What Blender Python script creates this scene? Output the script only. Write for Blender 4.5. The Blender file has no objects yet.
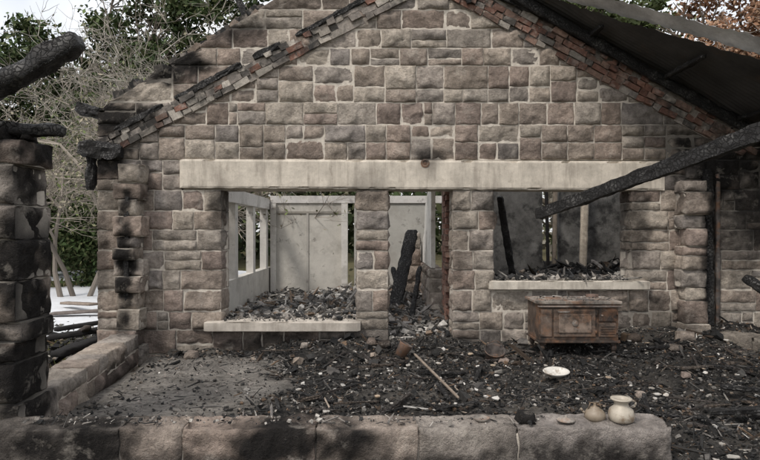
import bpy, math, random
import numpy as np
from mathutils import Vector, Matrix, noise
random.seed(7); rng=np.random.default_rng(7)
scene=bpy.context.scene

# ---------------------------------------------------------------- helpers
def sstep(a,b,x):
    t=max(0.0,min(1.0,(x-a)/(b-a))); return t*t*(3-2*t)
def nz(x,y,z,s=1.0):
    return noise.noise(Vector((x*s,y*s,z*s)))
def lerp3(a,b,t): return (a[0]+(b[0]-a[0])*t,a[1]+(b[1]-a[1])*t,a[2]+(b[2]-a[2])*t)

class MB:
    def __init__(s): s.v=[];s.f=[];s.c=[]
    def box(s,x0,x1,y0,y1,z0,z1,col,M=None):
        s.hexa([(x0,y0,z0),(x1,y0,z0),(x1,y1,z0),(x0,y1,z0),(x0,y0,z1),(x1,y0,z1),(x1,y1,z1),(x0,y1,z1)],col,M)
    def hexa(s,P,col,M=None):
        b=len(s.v)
        for p in P:
            p=Vector(p)
            if M is not None: p=M@p
            s.v.append(tuple(p)); s.c.append(col)
        for q in ((0,3,2,1),(4,5,6,7),(0,1,5,4),(1,2,6,5),(2,3,7,6),(3,0,4,7)):
            s.f.append(tuple(b+i for i in q))
    def build(s,name,mat,smooth=False,parent=None):
        me=bpy.data.meshes.new(name); me.from_pydata(s.v,[],s.f); me.update()
        a=me.color_attributes.new('Col','FLOAT_COLOR','POINT')
        arr=np.ones((len(s.v),4),dtype=np.float32); arr[:,:3]=np.array([c[:3] for c in s.c],dtype=np.float32)
        a.data.foreach_set('color',arr.ravel())
        if smooth: me.polygons.foreach_set('use_smooth',[True]*len(me.polygons))
        me.materials.append(mat)
        o=bpy.data.objects.new(name,me); scene.collection.objects.link(o)
        if parent: o.parent=parent
        return o

def empty(name):
    e=bpy.data.objects.new(name,None); e.empty_display_size=.1; scene.collection.objects.link(e); return e

# ---------------------------------------------------------------- materials
def attr_mat(name,rough=.95,scale=6,var=.35,bscale=40,bstr=.4,bdist=.01,speck=None,spec=.3,metal=0,streak=None,det=5):
    m=bpy.data.materials.new(name); m.use_nodes=True; nt=m.node_tree; N=nt.nodes; L=nt.links
    b=N['Principled BSDF']; b.inputs['Roughness'].default_value=rough; b.inputs['Metallic'].default_value=metal
    b.inputs['Specular IOR Level'].default_value=spec
    tc=N.new('ShaderNodeTexCoord')
    at=N.new('ShaderNodeAttribute'); at.attribute_name='Col'
    out=at.outputs['Color']
    if var>0:
        n1=N.new('ShaderNodeTexNoise'); n1.inputs['Scale'].default_value=scale; n1.inputs['Detail'].default_value=det; n1.inputs['Roughness'].default_value=.75
        L.new(tc.outputs['Object'],n1.inputs['Vector'])
        mr=N.new('ShaderNodeMapRange'); mr.inputs['From Min'].default_value=.3; mr.inputs['From Max'].default_value=.7
        mr.inputs['To Min'].default_value=1-var; mr.inputs['To Max'].default_value=1+var
        L.new(n1.outputs['Fac'],mr.inputs['Value'])
        mx=N.new('ShaderNodeVectorMath'); mx.operation='SCALE'
        L.new(out,mx.inputs[0]); L.new(mr.outputs[0],mx.inputs['Scale'])
        out=mx.outputs[0]
    if streak:
        mp=N.new('ShaderNodeMapping'); mp.inputs['Scale'].default_value=streak[1]; L.new(tc.outputs['Object'],mp.inputs['Vector'])
    for i,(col,sc,lo,hi,amt) in enumerate((speck or [])+([(streak[0],1.0,.5,.68,streak[2])] if streak else [])):
        n2=N.new('ShaderNodeTexNoise'); n2.inputs['Scale'].default_value=sc; n2.inputs['Detail'].default_value=4; n2.inputs['Roughness'].default_value=.7
        if streak and i==len(speck or []): L.new(mp.outputs[0],n2.inputs['Vector'])
        else: L.new(tc.outputs['Object'],n2.inputs['Vector'])
        r=N.new('ShaderNodeMapRange'); r.inputs['From Min'].default_value=lo; r.inputs['From Max'].default_value=hi; r.inputs['To Max'].default_value=amt
        L.new(n2.outputs['Fac'],r.inputs['Value'])
        mm=N.new('ShaderNodeMix'); mm.data_type='RGBA'
        L.new(r.outputs[0],mm.inputs['Factor']); L.new(out,mm.inputs['A']); mm.inputs['B'].default_value=(*col,1)
        out=mm.outputs['Result']
    L.new(out,b.inputs['Base Color'])
    if bstr>0:
        n3=N.new('ShaderNodeTexNoise'); n3.inputs['Scale'].default_value=bscale; n3.inputs['Detail'].default_value=det; n3.inputs['Roughness'].default_value=.8
        L.new(tc.outputs['Object'],n3.inputs['Vector'])
        bp=N.new('ShaderNodeBump'); bp.inputs['Strength'].default_value=bstr; bp.inputs['Distance'].default_value=bdist
        L.new(n3.outputs['Fac'],bp.inputs['Height']); L.new(bp.outputs[0],b.inputs['Normal'])
    return m

M_stone=attr_mat('rock_faced_stone',.95,13,.42,19,1.0,.06,speck=[((.55,.50,.44),5.0,.56,.72,.45),((.07,.06,.053),6,.61,.73,.45)],spec=.15,streak=((.07,.062,.056),(5,5,.6),.18))
M_mortar=attr_mat('mortar',.95,12,.25,60,.8,.01,speck=[((.12,.108,.096),3.5,.60,.74,.5)],spec=.2)
M_brick=attr_mat('old_brick',.95,20,.4,60,.9,.015,speck=[((.42,.37,.33),9,.53,.68,.5),((.03,.03,.03),4,.50,.64,.7)],spec=.2)
M_conc=attr_mat('weathered_concrete',.9,5,.22,50,.5,.008,speck=[((.24,.21,.18),2.2,.52,.72,.5),((.29,.25,.205),14,.57,.72,.5)],spec=.2,streak=((.17,.145,.12),(7,7,.9),.5))
M_plaster=attr_mat('peeling_plaster',.9,3,.15,30,.4,.01,speck=[((.34,.32,.29),2.2,.5,.62,.5),((.12,.11,.10),6,.60,.70,.6)],spec=.2)
M_sooty=attr_mat('sooty_plaster',.95,3,.5,30,.5,.01,speck=[((.24,.235,.23),2.5,.55,.70,.45),((.02,.02,.02),3.5,.48,.62,.85)],spec=.2)
M_debris=attr_mat('charred_debris',.8,30,.45,80,0,.01,spec=.3)
M_floor=attr_mat('ash_and_soot_floor',.95,14,.55,45,1.0,.03,speck=[((.20,.185,.17),19,.57,.70,.6),((.015,.014,.014),8,.55,.65,.55),((.15,.12,.09),5,.58,.72,.4)],spec=.2)
M_rust=attr_mat('rusty_cast_iron',.75,8,.5,70,.6,.004,speck=[((.21,.105,.055),6,.48,.62,.65),((.32,.29,.26),11,.58,.70,.35),((.022,.018,.015),5,.50,.64,.8)],spec=.45,metal=.15)
M_enamel=attr_mat('stained_enamel',.5,8,.25,40,.1,.003,speck=[((.16,.105,.06),9,.52,.64,.75)],spec=.5)
M_metal=attr_mat('corrugated_iron',.75,4,.3,30,.2,.003,speck=[((.12,.08,.055),3,.56,.72,.4),((.03,.03,.03),2,.57,.72,.4)],spec=.4,metal=.1)
M_bark=attr_mat('bark',.95,12,0,30,0,.01,spec=.1)
M_leaf=attr_mat('leaves',.7,1.2,0,10,0,.001,spec=.15)
M_ground=attr_mat('grassy_ground',.95,3,.45,25,.8,.03,speck=[((.13,.11,.065),1.2,.48,.62,.7),((.05,.065,.025),6,.52,.66,.6)],spec=.1)
M_snow=attr_mat('snow',.7,3,.08,18,.5,.03,speck=[((.42,.39,.35),5,.58,.75,.55)],spec=.3)
M_wood=attr_mat('weathered_wood',.85,15,.35,60,.4,.005,spec=.2)

def char_mat():
    m=bpy.data.materials.new('charred_timber'); m.use_nodes=True; nt=m.node_tree; N=nt.nodes; L=nt.links
    b=N['Principled BSDF']; b.inputs['Roughness'].default_value=.6; b.inputs['Specular IOR Level'].default_value=.4
    tc=N.new('ShaderNodeTexCoord'); at=N.new('ShaderNodeAttribute'); at.attribute_name='Col'
    vo=N.new('ShaderNodeTexVoronoi'); vo.feature='DISTANCE_TO_EDGE'; vo.inputs['Scale'].default_value=28
    n=N.new('ShaderNodeTexNoise'); n.inputs['Scale'].default_value=7; n.inputs['Detail'].default_value=6; n.inputs['Roughness'].default_value=.7
    L.new(tc.outputs['Object'],n.inputs['Vector'])
    va=N.new('ShaderNodeVectorMath'); va.operation='MULTIPLY_ADD'; va.inputs[1].default_value=(.10,.10,.10)
    L.new(n.outputs['Color'],va.inputs[0]); L.new(tc.outputs['Object'],va.inputs[2]); L.new(va.outputs[0],vo.inputs['Vector'])
    r=N.new('ShaderNodeMapRange'); r.inputs['From Max'].default_value=.14; L.new(vo.outputs['Distance'],r.inputs['Value'])
    bp=N.new('ShaderNodeBump'); bp.inputs['Strength'].default_value=1; bp.inputs['Distance'].default_value=.02
    L.new(r.outputs[0],bp.inputs['Height']); L.new(bp.outputs[0],b.inputs['Normal'])
    rr=N.new('ShaderNodeMapRange'); rr.inputs['From Min'].default_value=.5; rr.inputs['From Max'].default_value=.66; rr.inputs['To Max'].default_value=.6
    L.new(n.outputs['Fac'],rr.inputs['Value'])
    ml=N.new('ShaderNodeMath'); ml.operation='MULTIPLY'; L.new(rr.outputs[0],ml.inputs[0]); L.new(r.outputs[0],ml.inputs[1])
    mm=N.new('ShaderNodeMix'); mm.data_type='RGBA'; mm.inputs['B'].default_value=(.13,.127,.122,1)
    L.new(ml.outputs[0],mm.inputs['Factor']); L.new(at.outputs['Color'],mm.inputs['A']); L.new(mm.outputs['Result'],b.inputs['Base Color'])
    return m
M_char=char_mat()
CH=(.015,.014,.014)

# ---------------------------------------------------------------- soot on stone
SOOT=[(-3.4,0,2.42,.46,.6,.22,1.0),(-3.08,-.3,1.2,.11,.5,1.0,1.0),(-3.5,0,1.2,.10,.5,.7,.6),(-3.25,0,2.0,.35,.6,.25,.6),(4.3,0,2.35,.7,.6,.5,1.0),(4.8,0,1.9,.6,.6,.6,.9),(4.45,0,1.3,.25,.6,.5,.6),
(4.05,-.1,1.3,.14,.5,.9,.95),(4.1,0,2.75,.9,.6,.22,.6),(2.2,0,4.35,.8,.6,.35,.85),(3.2,0,3.75,.9,.6,.22,.8),(-2.6,0,.15,.8,.6,.18,.5),(-1.1,0,.0,1.2,.6,.2,.85),
(1.2,0,.1,.35,.6,.25,.6),(-.1,0,.25,.25,.6,.3,.5),(-3.3,0,2.95,.46,.6,.28,1.0),(-2.7,0,3.55,.55,.6,.20,1.0),(-1.9,0,4.0,.5,.6,.16,.8),(2.9,0,.35,.9,.6,.25,.5),(3.4,0,.3,.5,.6,.35,.6),
(-2.42,-3.4,1.3,.20,.5,.75,1.0),(-2.45,-3.3,.5,.26,.5,.4,1.0),(-2.8,-3.3,2.15,.7,.6,.26,1.0),(-2.75,-3.4,1.65,.3,.5,.15,.7),(-2.75,-3.4,.75,.4,.5,.16,.9),(-2.85,-3.4,1.15,.14,.5,.2,.7),
(-.5,-3.6,.14,.55,.4,.13,1.0),(-1.9,-3.6,.10,.45,.4,.2,1.0),(1.2,-3.6,.05,.6,.4,.12,.9),(.3,-3.6,-.04,.6,.4,.14,.85),(-1.2,-3.6,0.0,.4,.4,.12,.85),(-2.6,-3.6,.2,.4,.5,.3,.8),
(-2.95,-1.3,.02,.4,.9,.15,.7),(-.1,0,2.0,.25,.5,.14,.6),(.62,0,2.43,.16,.5,.10,.8),(-1.98,0,1.8,.14,.5,.3,.75),(1.0,0,1.5,.12,.5,.6,.4),(3.2,0,1.6,.16,.5,.5,.75),(1.42,0,1.8,.12,.5,.25,.6),
(-1.2,0,4.4,.8,.5,.14,.6),(1.2,0,4.7,.6,.5,.2,.8),(-2.9,0,2.9,.2,.4,.2,.6),(4.0,-.9,.1,.8,.8,.25,.6),(1.6,0,2.5,.9,.5,.08,.35),(-1.2,0,2.46,.9,.5,.08,.35)]
def soot(x,y,z):
    s=0
    for (cx,cy,cz,rx,ry,rz,a) in SOOT:
        dx=(x-cx)/rx
        if dx*dx>4: continue
        dy=(y-cy)/ry
        if dy*dy>4: continue
        dz=(z-cz)/rz
        d=dx*dx+dy*dy+dz*dz
        if d<3.4: s=max(s,a*(1-sstep(.35,1.9,d+nz(x+3,y,z,4)*1.1+nz(x,y,z,13)*.6)))
    return s

STONE_COLS=[(.40,.335,.285),(.37,.31,.265),(.45,.385,.325),(.36,.32,.285),(.41,.345,.29),(.40,.355,.31),(.335,.27,.235),(.49,.43,.365),(.385,.31,.265),(.44,.385,.34),(.36,.29,.245),(.335,.30,.275),(.46,.405,.345)]
def stone_col():
    c=random.choice(STONE_COLS); k=random.uniform(.82,1.08); return (c[0]*k,c[1]*k,c[2]*k)

def block(mb,xl0,xr0,xl1,xr1,z0,z1,y0,y1,M=None,col=None,j=.008,bulge=.012,amp=.044,sides=(False,False),back=False,top=False,cell=.023):
    """rough-hewn stone block; front is -y"""
    col=col or stone_col()
    xl0+=j;xl1+=j;xr0-=j;xr1-=j;z0+=j;z1-=j
    w=((xr0-xl0)+(xr1-xl1))/2; h=z1-z0; d=y1-y0
    if w<.03 or h<.03: return
    nx=max(3,int(w/cell)); nzz=max(3,int(h/cell)); ny=max(2,int(d/(cell*1.3))) if (sides[0] or sides[1] or top or back) else 1
    seed=random.uniform(0,100); idx={}
    planes=[(random.uniform(.022,.055),random.gauss(0,.18),random.gauss(0,.26)) for _ in range(6)]
    spl=[(random.uniform(.010,.03),random.gauss(0,.14),random.gauss(0,.16)) for _ in range(4)]
    base_off=random.uniform(0,.016)
    def par(i,n,L):
        if n<=2: return i/n
        e=min(.009/L,.5/n)
        if i==0: return 0
        if i==n: return 1
        return e+(1-2*e)*(i-1)/(n-2)
    def V(i,jj,k):
        key=(i,jj,k)
        if key in idx: return idx[key]
        a=par(i,nx,w); c=par(k,nzz,h); b=jj/ny if ny<3 else par(jj,ny,d)
        xl=xl0+(xl1-xl0)*c; xr=xr0+(xr1-xr0)*c
        x=xl+(xr-xl)*a; z=z0+h*c; y=y0+d*b
        X,Y,Z=x,y,z
        da=min(a,1-a)*w; dc=min(c,1-c)*h; db=min(b,1-b)*d
        if jj==0 or (jj==ny and back):
            e=min(da,dc); pr=sstep(0,.020,e+nz(x,z,seed,14)*.008)
            ff=max(.004,min(p[0]+p[1]*(a-.5)*w+p[2]*(c-.5)*h for p in planes))
            nn=nz(x+seed,y,z,10)*.5+nz(x,y+seed,z,24)*.5
            off=pr*max(.004,base_off+ff+amp*.6*nn)
            Y+= -off if jj==0 else off
        if (i==0 and sides[0]) or (i==nx and sides[1]):
            e=min(db,dc); pr=sstep(0,.020,e)
            ff=min(p[0]+p[1]*(b-.5)*d+p[2]*(c-.5)*h for p in spl)
            off=pr*(ff+amp*.5*nz(x+seed,y,z,14))
            X+= -off if i==0 else off
        if k==nzz and top:
            pr=sstep(0,.016,min(da,db)); ff=min(p[0]+p[1]*(b-.5)*d+p[2]*(a-.5)*w*.4 for p in spl)
            Z+=pr*(ff*.5+amp*.5*nz(x+seed,y,z,14))+nz(x,y,seed,3)*.015
        X+=nz(x+seed,y+5,z,12)*.012; Z+=nz(x,y+9,z+seed,12)*.012
        p=Vector((X,Y,Z))
        if M is not None: p=M@p
        mb.v.append(tuple(p))
        s=soot(p.x,p.y,p.z)
        kk=1+.4*nz(x+seed,y,z,5)
        mb.c.append(lerp3(tuple(v*kk for v in col),(.022,.020,.019),s)); idx[key]=len(mb.v)-1
        return idx[key]
    for i in range(nx):
        for k in range(nzz):
            mb.f.append((V(i,0,k),V(i+1,0,k),V(i+1,0,k+1),V(i,0,k+1)))
            if back: mb.f.append((V(i,ny,k),V(i,ny,k+1),V(i+1,ny,k+1),V(i+1,ny,k)))
    for jj in range(ny):
        for k in range(nzz):
            mb.f.append((V(0,jj,k),V(0,jj,k+1),V(0,jj+1,k+1),V(0,jj+1,k)))
            mb.f.append((V(nx,jj,k),V(nx,jj+1,k),V(nx,jj+1,k+1),V(nx,jj,k+1)))
        for i in range(nx):
            mb.f.append((V(i,jj,nzz),V(i+1,jj,nzz),V(i+1,jj+1,nzz),V(i,jj+1,nzz)))
            mb.f.append((V(i,jj,0),V(i,jj+1,0),V(i+1,jj+1,0),V(i+1,jj,0)))

def fill_band(mb,z0,z1,L,R,y0,y1,M=None,endL=True,endR=True,full=False,top=False,back=False,wmin=.22,wmax=.56,tj=0,split=True,jo=.008):
    zm=(z0+z1)/2; a,b=L(zm),R(zm); W=b-a
    if W<.08: return
    xs=[0]
    while True:
        w=random.uniform(wmin,wmax)
        if xs[-1]+w>W-.18:
            xs.append(W); break
        xs.append(xs[-1]+w)
    n=len(xs)-1; h=z1-z0
    for i in range(n):
        first,last=i==0,i==n-1
        def xl(z): return L(z) if first else a+xs[i]
        def xr(z): return R(z) if last else a+xs[i+1]
        sd=((first and endL) or full,(last and endR) or full)
        deep=y1 if (sd[0] or sd[1] or full or back) else y0+.06
        w=xs[i+1]-xs[i]
        yj=random.uniform(-.003,.018) if not full else random.uniform(0,.015)
        def B(zl,zh,x0f,x1f,s2=None,tp=False):
            zt=zh+(random.uniform(-tj,tj*.3) if tp else 0)
            block(mb,x0f(zl),x1f(zl),x0f(zt),x1f(zt),zl,zt,y0-yj,deep,M,sides=s2 or sd,top=tp,back=back,j=jo)
        r=random.random() if split else 1
        if h>.36:
            zc=z0+h*random.choice([.36,.42,.5,.5,.58,.64])
            segs=[(z0,zc),(zc,z1)]
            if r<.12 and h>.42: segs=[(z0,z0+h*.34),(z0+h*.34,z0+h*.67),(z0+h*.67,z1)]
            for (q0,q1) in segs:
                if w>.44 and random.random()<.5 and not(first or last):
                    xc=a+xs[i]+w*random.uniform(.35,.65); f=lambda z,xc=xc:xc
                    B(q0,q1,xl,f,(False,False)); B(q0,q1,f,xr,(False,False))
                else: B(q0,q1,xl,xr,tp=top and q1==z1)
        elif h>.22 and r<.22 and w>.3:
            zc=z0+h*random.choice([.4,.5,.6]); B(z0,zc,xl,xr); B(zc,z1,xl,xr,tp=top)
        elif h>.22 and r<.45 and w>.36 and not full and not(first or last):
            zc=z0+h*random.uniform(.4,.6)
            sm=random.random()<.5
            xc=xs[i]+a+w*(.28 if sm else .72)
            f=lambda z:xc
            if sm:
                B(z0,zc,xl,f,(False,False)); B(zc,z1,xl,f,(False,False)); B(z0,z1,f,xr,(False,False))
            else:
                B(z0,zc,f,xr,(False,False)); B(zc,z1,f,xr,(False,False)); B(z0,z1,xl,f,(False,False))
        else: B(z0,z1,xl,xr,tp=top)

MC=(.56,.51,.445)
def mcol(mm,b):
    for q in range(b,len(mm.v)):
        p=mm.v[q]; mm.c[q]=lerp3(MC,(.03,.028,.027),min(1,soot(*p)*1.1))
def mortar_seg(mm,z0,z1,L,R,y0,y1,M=None):
    n=max(1,int((R((z0+z1)/2)-L((z0+z1)/2))/.12))
    for i in range(n):
        def X(z,t):
            l,r=L(z)+.014,R(z)-.014; return l+(r-l)*t
        t0,t1=i/n,(i+1)/n
        P=[(X(z0,t0),y0,z0),(X(z0,t1),y0,z0),(X(z0,t1),y1,z0),(X(z0,t0),y1,z0),(X(z1,t0),y0,z1),(X(z1,t1),y0,z1),(X(z1,t1),y1,z1),(X(z1,t0),y1,z1)]
        b=len(mm.v); mm.hexa(P,MC,M); mcol(mm,b)

house=empty('stone_house')
st=MB(); mo=MB()
C=lambda v:(lambda z:v)
XL,XR=-3.54,5.4
def Lr(z): return max(XL,-3.25+(z-3.19)/.62)
def Rr(z): return min(XR,1.875+(4.25-z)/.571)
T=.36
bands=[]
for z0,z1 in [(-.4,-.05),(-.05,.25)]:
    bands.append((z0,z1,[(C(XL),C(.11)),(C(.9),C(XR))]))
for z0,z1 in [(.25,.48),(.48,.75)]:
    bands.append((z0,z1,[(C(XL),C(-1.975)),(C(-.3),C(.11)),(C(.9),C(XR))]))
zz=[.75,1.0,1.24,1.5,1.74,2.0]
for z0,z1 in zip(zz,zz[1:]):
    bands.append((z0,z1,[(C(XL),C(-1.975)),(C(-.3),C(.11)),(C(.9),C(1.43)),(C(3.14),C(XR))]))
bands.append((2.0,2.375,[(C(XL),C(-2.47)),(C(3.52),C(XR))]))
z=2.375
while z<5.0:
    h=random.choice([.24,.28,.44,.46,.50,.22]); z1=min(z+h,5.15)
    bands.append((z,z1,[(Lr,Rr)])); z=z1
for z0,z1,iv in bands:
    for (L,R) in iv:
        w=R((z0+z1)/2)-L((z0+z1)/2)
        if w<.7: fill_band(st,z0,z1,L,R,0,T,wmin=.2,wmax=.36)
        else: fill_band(st,z0,z1,L,R,0,T)
        mortar_seg(mo,z0,z1,L,R,-.003,T-.01)
mo.box(-2.47,3.52,.03,T-.03,2.001,2.374,MC)
st.build('front_wall_stones',M_stone,True,house)
mo.build('front_wall_mortar',M_mortar,False,house)

st=MB(); mo=MB()
def pier(st,mo,x0,x1,y0,y1,z0,z1,M=None,hh=(.22,.27,.3),wmin=.25,wmax=.5,jag=0,tj=0,jy=0,mi=.012,split=True,jo=.008):
    z=z0
    while z<z1-.05:
        h=random.choice(hh); zn=z+h
        if zn>z1-.12: zn=z1
        l=x0+random.uniform(0,jag); r=x1-random.uniform(0,jag); yy=y0+random.uniform(0,jy)
        fill_band(st,z,zn,C(l),C(r),yy,y1,M,full=True,top=(zn>=z1),back=True,wmin=wmin,wmax=wmax,tj=tj,split=split,jo=jo)
        n=max(1,int((r-l)/.15)); zt=zn-(.035+tj if zn>=z1 else .0)
        for i in range(n):
            b=len(mo.v)
            xa=l+.015+(r-l-.03)*i/n; xb=l+.015+(r-l-.03)*(i+1)/n
            mo.box(xa,xb,yy+mi,y1-mi,z+.0005,zt-.0005,MC,M); mcol(mo,b)
        z=zn
pier(st,mo,-3.24,-2.86,-.34,-.035,-.3,2.3,jag=.09,hh=(.14,.2,.25),jy=.14,wmin=.15,wmax=.3)
pier(st,mo,3.64,4.0,-.30,-.035,-.3,2.1,jag=.07,hh=(.16,.22,.28),jy=.1)
st.build('return_wall_stones',M_stone,True,house); mo.build('return_wall_mortar',M_mortar,False,house)

def slab(name,x0,x1,y0,y1,z0,z1,tilt=0,col=(.46,.43,.38),seg=.04,parent=None,mat=None):
    mb=MB(); nx=max(2,int((x1-x0)/seg)); idx={}
    def V(i,j,k):
        if (i,j,k) in idx: return idx[(i,j,k)]
        x=x0+(x1-x0)*i/nx; fy=[0,.06,.94,1][j]; fz=[0,.08,.92,1][k]
        y=y0+(y1-y0)*fy; z=z0+(z1-z0)*fz
        ee=(j in(0,3))+(k in(0,3))+(i in(0,nx))
        if ee>=2:
            ch=max(0,nz(x,y*3,z,5)-.12)*.14
            y+=(.008+ch if j==0 else -.008 if j==3 else 0); z+=(.008+ch*.8 if k==0 else -.008-ch*.8 if k==3 else 0)
            z+=nz(x,y,z,9)*.014
        y+=nz(x,y,z+3,6)*.008
        z+=tilt*(x-x0)/(x1-x0)
        s=soot(x,y,z)*.7
        mb.v.append((x,y,z)); mb.c.append(lerp3(col,(.05,.045,.04),s)); idx[(i,j,k)]=len(mb.v)-1
        return idx[(i,j,k)]
    for j in range(3):
        for k in range(3):
            mb.f.append((V(0,j,k),V(0,j,k+1),V(0,j+1,k+1),V(0,j+1,k))); mb.f.append((V(nx,j,k),V(nx,j+1,k),V(nx,j+1,k+1),V(nx,j,k+1)))
    for i in range(nx):
        for k in range(3):
            mb.f.append((V(i,0,k),V(i+1,0,k),V(i+1,0,k+1),V(i,0,k+1))); mb.f.append((V(i,3,k),V(i,3,k+1),V(i+1,3,k+1),V(i+1,3,k)))
        for j in range(3):
            mb.f.append((V(i,j,3),V(i+1,j,3),V(i+1,j+1,3),V(i,j+1,3))); mb.f.append((V(i,j,0),V(i,j+1,0),V(i+1,j+1,0),V(i+1,j,0)))
    return mb.build(name,mat or M_conc,False,parent)
slab('lintel',-2.49,3.54,-.055,.33,2.02,2.385,tilt=-.03,parent=house,col=(.54,.49,.42))
slab('window_sill',-2.16,-.24,-.16,.33,.25,.37,parent=house,col=(.46,.42,.37))
slab('window_sill',1.35,3.33,-.12,.33,.76,.87,parent=house,col=(.50,.46,.40))
mb=MB()
for i in range(16):
    a0=i/16*math.tau; a1=(i+1)/16*math.tau
    for r0,r1,ya,yb in((.055,.035,-.065,-.065),(.035,.03,-.065,.02),(.03,.0,-.058,-.058)):
        b=len(mb.v)
        for a,r,y in((a0,r0,ya),(a1,r0,ya),(a1,r1,yb),(a0,r1,yb)):
            mb.v.append((.56+r*math.cos(a),y,2.33+r*math.sin(a))); mb.c.append((.03,.025,.022) if r0<.035 else (.07,.055,.045))  # near-black disc inside the ring paints the shade of the open hole
        mb.f.append((b,b+1,b+2,b+3))
mb.build('vent_collar',M_rust,True,house)

br=MB()
def rake(x0,z0,x1,z1,red,th=3,sootk=.7):
    L=math.hypot(x1-x0,z1-z0); ang=math.atan2(z1-z0,x1-x0)
    M=Matrix.Translation((x0,0,z0))@Matrix.Rotation(-ang,4,'Y')
    for r in range(th):
        s=-random.uniform(0,.2)
        while s<L:
            l=random.choice([.22,.11,.16,.11])
            if random.random()>(.12 if r<th-1 else .35):
                c=random.choice([(.26,.145,.11),(.22,.12,.092),(.29,.19,.15)]) if random.random()<red else random.choice([(.46,.42,.37),(.36,.325,.285),(.28,.25,.225),(.12,.11,.10)])
                k=random.uniform(.6,1.08)
                y=-.04-random.uniform(0,.045)
                jt=lambda:random.uniform(-.012,.012)
                a,b,c0,c1=s+.006,s+l-.006,r*.078+.004,r*.078+.072
                P=[(a+jt(),y,c0+jt()),(b+jt(),y,c0+jt()),(b,.02,c0),(a,.02,c0),(a+jt(),y+jt(),c1+jt()),(b+jt(),y+jt(),c1+jt()),(b,.02,c1),(a,.02,c1)]
                wp=M@Vector((s,0,.1)); sk=soot(wp.x,0,wp.z)*sootk
                br.hexa(P,lerp3((c[0]*k,c[1]*k,c[2]*k),(.03,.028,.026),sk),M)
            s+=l
    br.hexa([(0,-.028,.0),(L,-.028,.0),(L,.015,.0),(0,.015,.0),(0,-.028,th*.078-.02),(L,-.028,th*.078-.02),(L,.015,th*.078-.02),(0,.015,th*.078-.02)],(.30,.27,.24),M)
rake(-3.22,2.50,.60,4.50,.22)
rake(.66,4.48,4.44,2.45,.75,th=4,sootk=.5)
br.build('raking_brick_course',M_brick,False,house)
cp=MB()
for i in range(110):
    t=i/110; x=-3.35+t*3.5; z=3.17+.62*(x+3.25)
    if random.random()<.85:
        M=Matrix.Translation((x,random.uniform(-.02,.14),z+random.uniform(-.03,.03)))@Matrix.Rotation(-.555+random.uniform(-.45,.45),4,'Y')@Matrix.Rotation(random.uniform(-.3,.3),4,'Z')
        c=random.choice([(.2,.16,.13),(.1,.09,.08),(.06,.055,.05),(.03,.03,.03),(.03,.03,.03)])
        cp.box(-.05,random.uniform(.03,.12),0,.2,-.05,random.uniform(.02,.09),c,M)
cp.build('broken_coping',M_brick,False,house)

# ---------------------------------------------------------------- charred timbers
def timber(mb,p0,p1,w,h,col=CH,rough=.18,seg=.04,taper=1.0,rnd=True,roll=0):
    p0,p1=Vector(p0),Vector(p1); d=p1-p0; L=d.length; d.normalize()
    up=Vector((0,0,1)) if abs(d.z)<.9 else Vector((0,1,0))
    s=d.cross(up).normalized(); u=s.cross(d)
    R=Matrix.Rotation(roll,3,d); s=R@s; u=R@u
    n=max(2,int(L/seg)); K=12; base=len(mb.v); sd=random.uniform(0,50)
    for i in range(n+1):
        t=i/n; k=(1+(taper-1)*t)
        if i in(0,n): k*=.7
        c=p0+d*(L*t)
        for q in range(K):
            a=(q+.5)/K*math.tau; ca,sa=math.cos(a),math.sin(a)
            m=max(abs(ca),abs(sa))
            e=.75 if rnd else 1
            ca2,sa2=ca/(m**e),sa/(m**e)
            dn=1+rough*(nz(c.x*3+ca*1.3+sd,c.y*3+sa*1.3,c.z*3,2.2)+.6*nz(c.x+ca+sd,c.y,c.z+sa,9)+.4*nz(c.x+ca*.3+sd,c.y,c.z+sa*.3,24))
            mb.v.append(tuple(c+s*(ca2*w*.5*k*dn)+u*(sa2*h*.5*k*dn))); mb.c.append(col)
    for i in range(n):
        for q in range(K):
            a=base+i*K+q; b=base+i*K+(q+1)%K
            mb.f.append((a,b,b+K,a+K))
    mb.f.append(tuple(base+q for q in reversed(range(K)))); mb.f.append(tuple(base+n*K+q for q in range(K)))
def timber_obj(name,lst,parent=None,mat=None,smooth=True):
    mb=MB()
    for a in lst: timber(mb,*a[0],**a[1])
    return mb.build(name,mat or M_char,smooth,parent)
T_=lambda *a,**k:(a,k)
timber_obj('charred_beam',[T_((-3.35,-3.45,2.03),(-1.99,-3.5,2.76),.14,.13,rough=.35,seg=.02)])
timber_obj('charred_beam',[T_((-3.2,-3.2,2.24),(-2.2,-3.3,2.19),.14,.11,rough=.5,taper=.6,seg=.02)])
timber_obj('charred_beam',[T_((1.66,-1.15,1.66),(3.0,-3.6,2.33),.07,.11,rough=.22,taper=1.15,rnd=False,seg=.03)],smooth=False)
timber_obj('charred_post',[T_((3.1,-3.5,-.3),(3.1,-3.5,2.45),.16,.16,rough=.2)])
timber_obj('charred_beam',[T_((4.25,-.5,.95),(4.9,-1.2,.3),.09,.10,rough=.3)])
rem=[T_((-3.85,.1,3.06),(-3.35,.2,2.92),.13,.13,rough=.6),T_((-1.80,.05,4.45),(-1.66,.05,4.06),.08,.08,rough=.6),
 T_((-3.07,-.25,.6),(-3.05,-.27,1.9),.05,.04,rough=.7,rnd=False),T_((-3.74,-.05,2.52),(-3.20,-.07,2.47),.12,.17,rough=.6),T_((-3.62,.0,2.0),(-3.60,0,2.5),.09,.12,rough=.5),
 T_((4.08,-.06,.1),(4.06,-.06,2.25),.10,.10,rough=.3),T_((.66,-.05,4.80),(1.9,-.08,4.22),.07,.09,rough=.4),T_((1.5,-.08,4.46),(4.5,-.1,2.82),.05,.08,rough=.5),T_((1.1,-.1,4.3),(1.05,-.1,4.6),.07,.07,rough=.4)]
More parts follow.
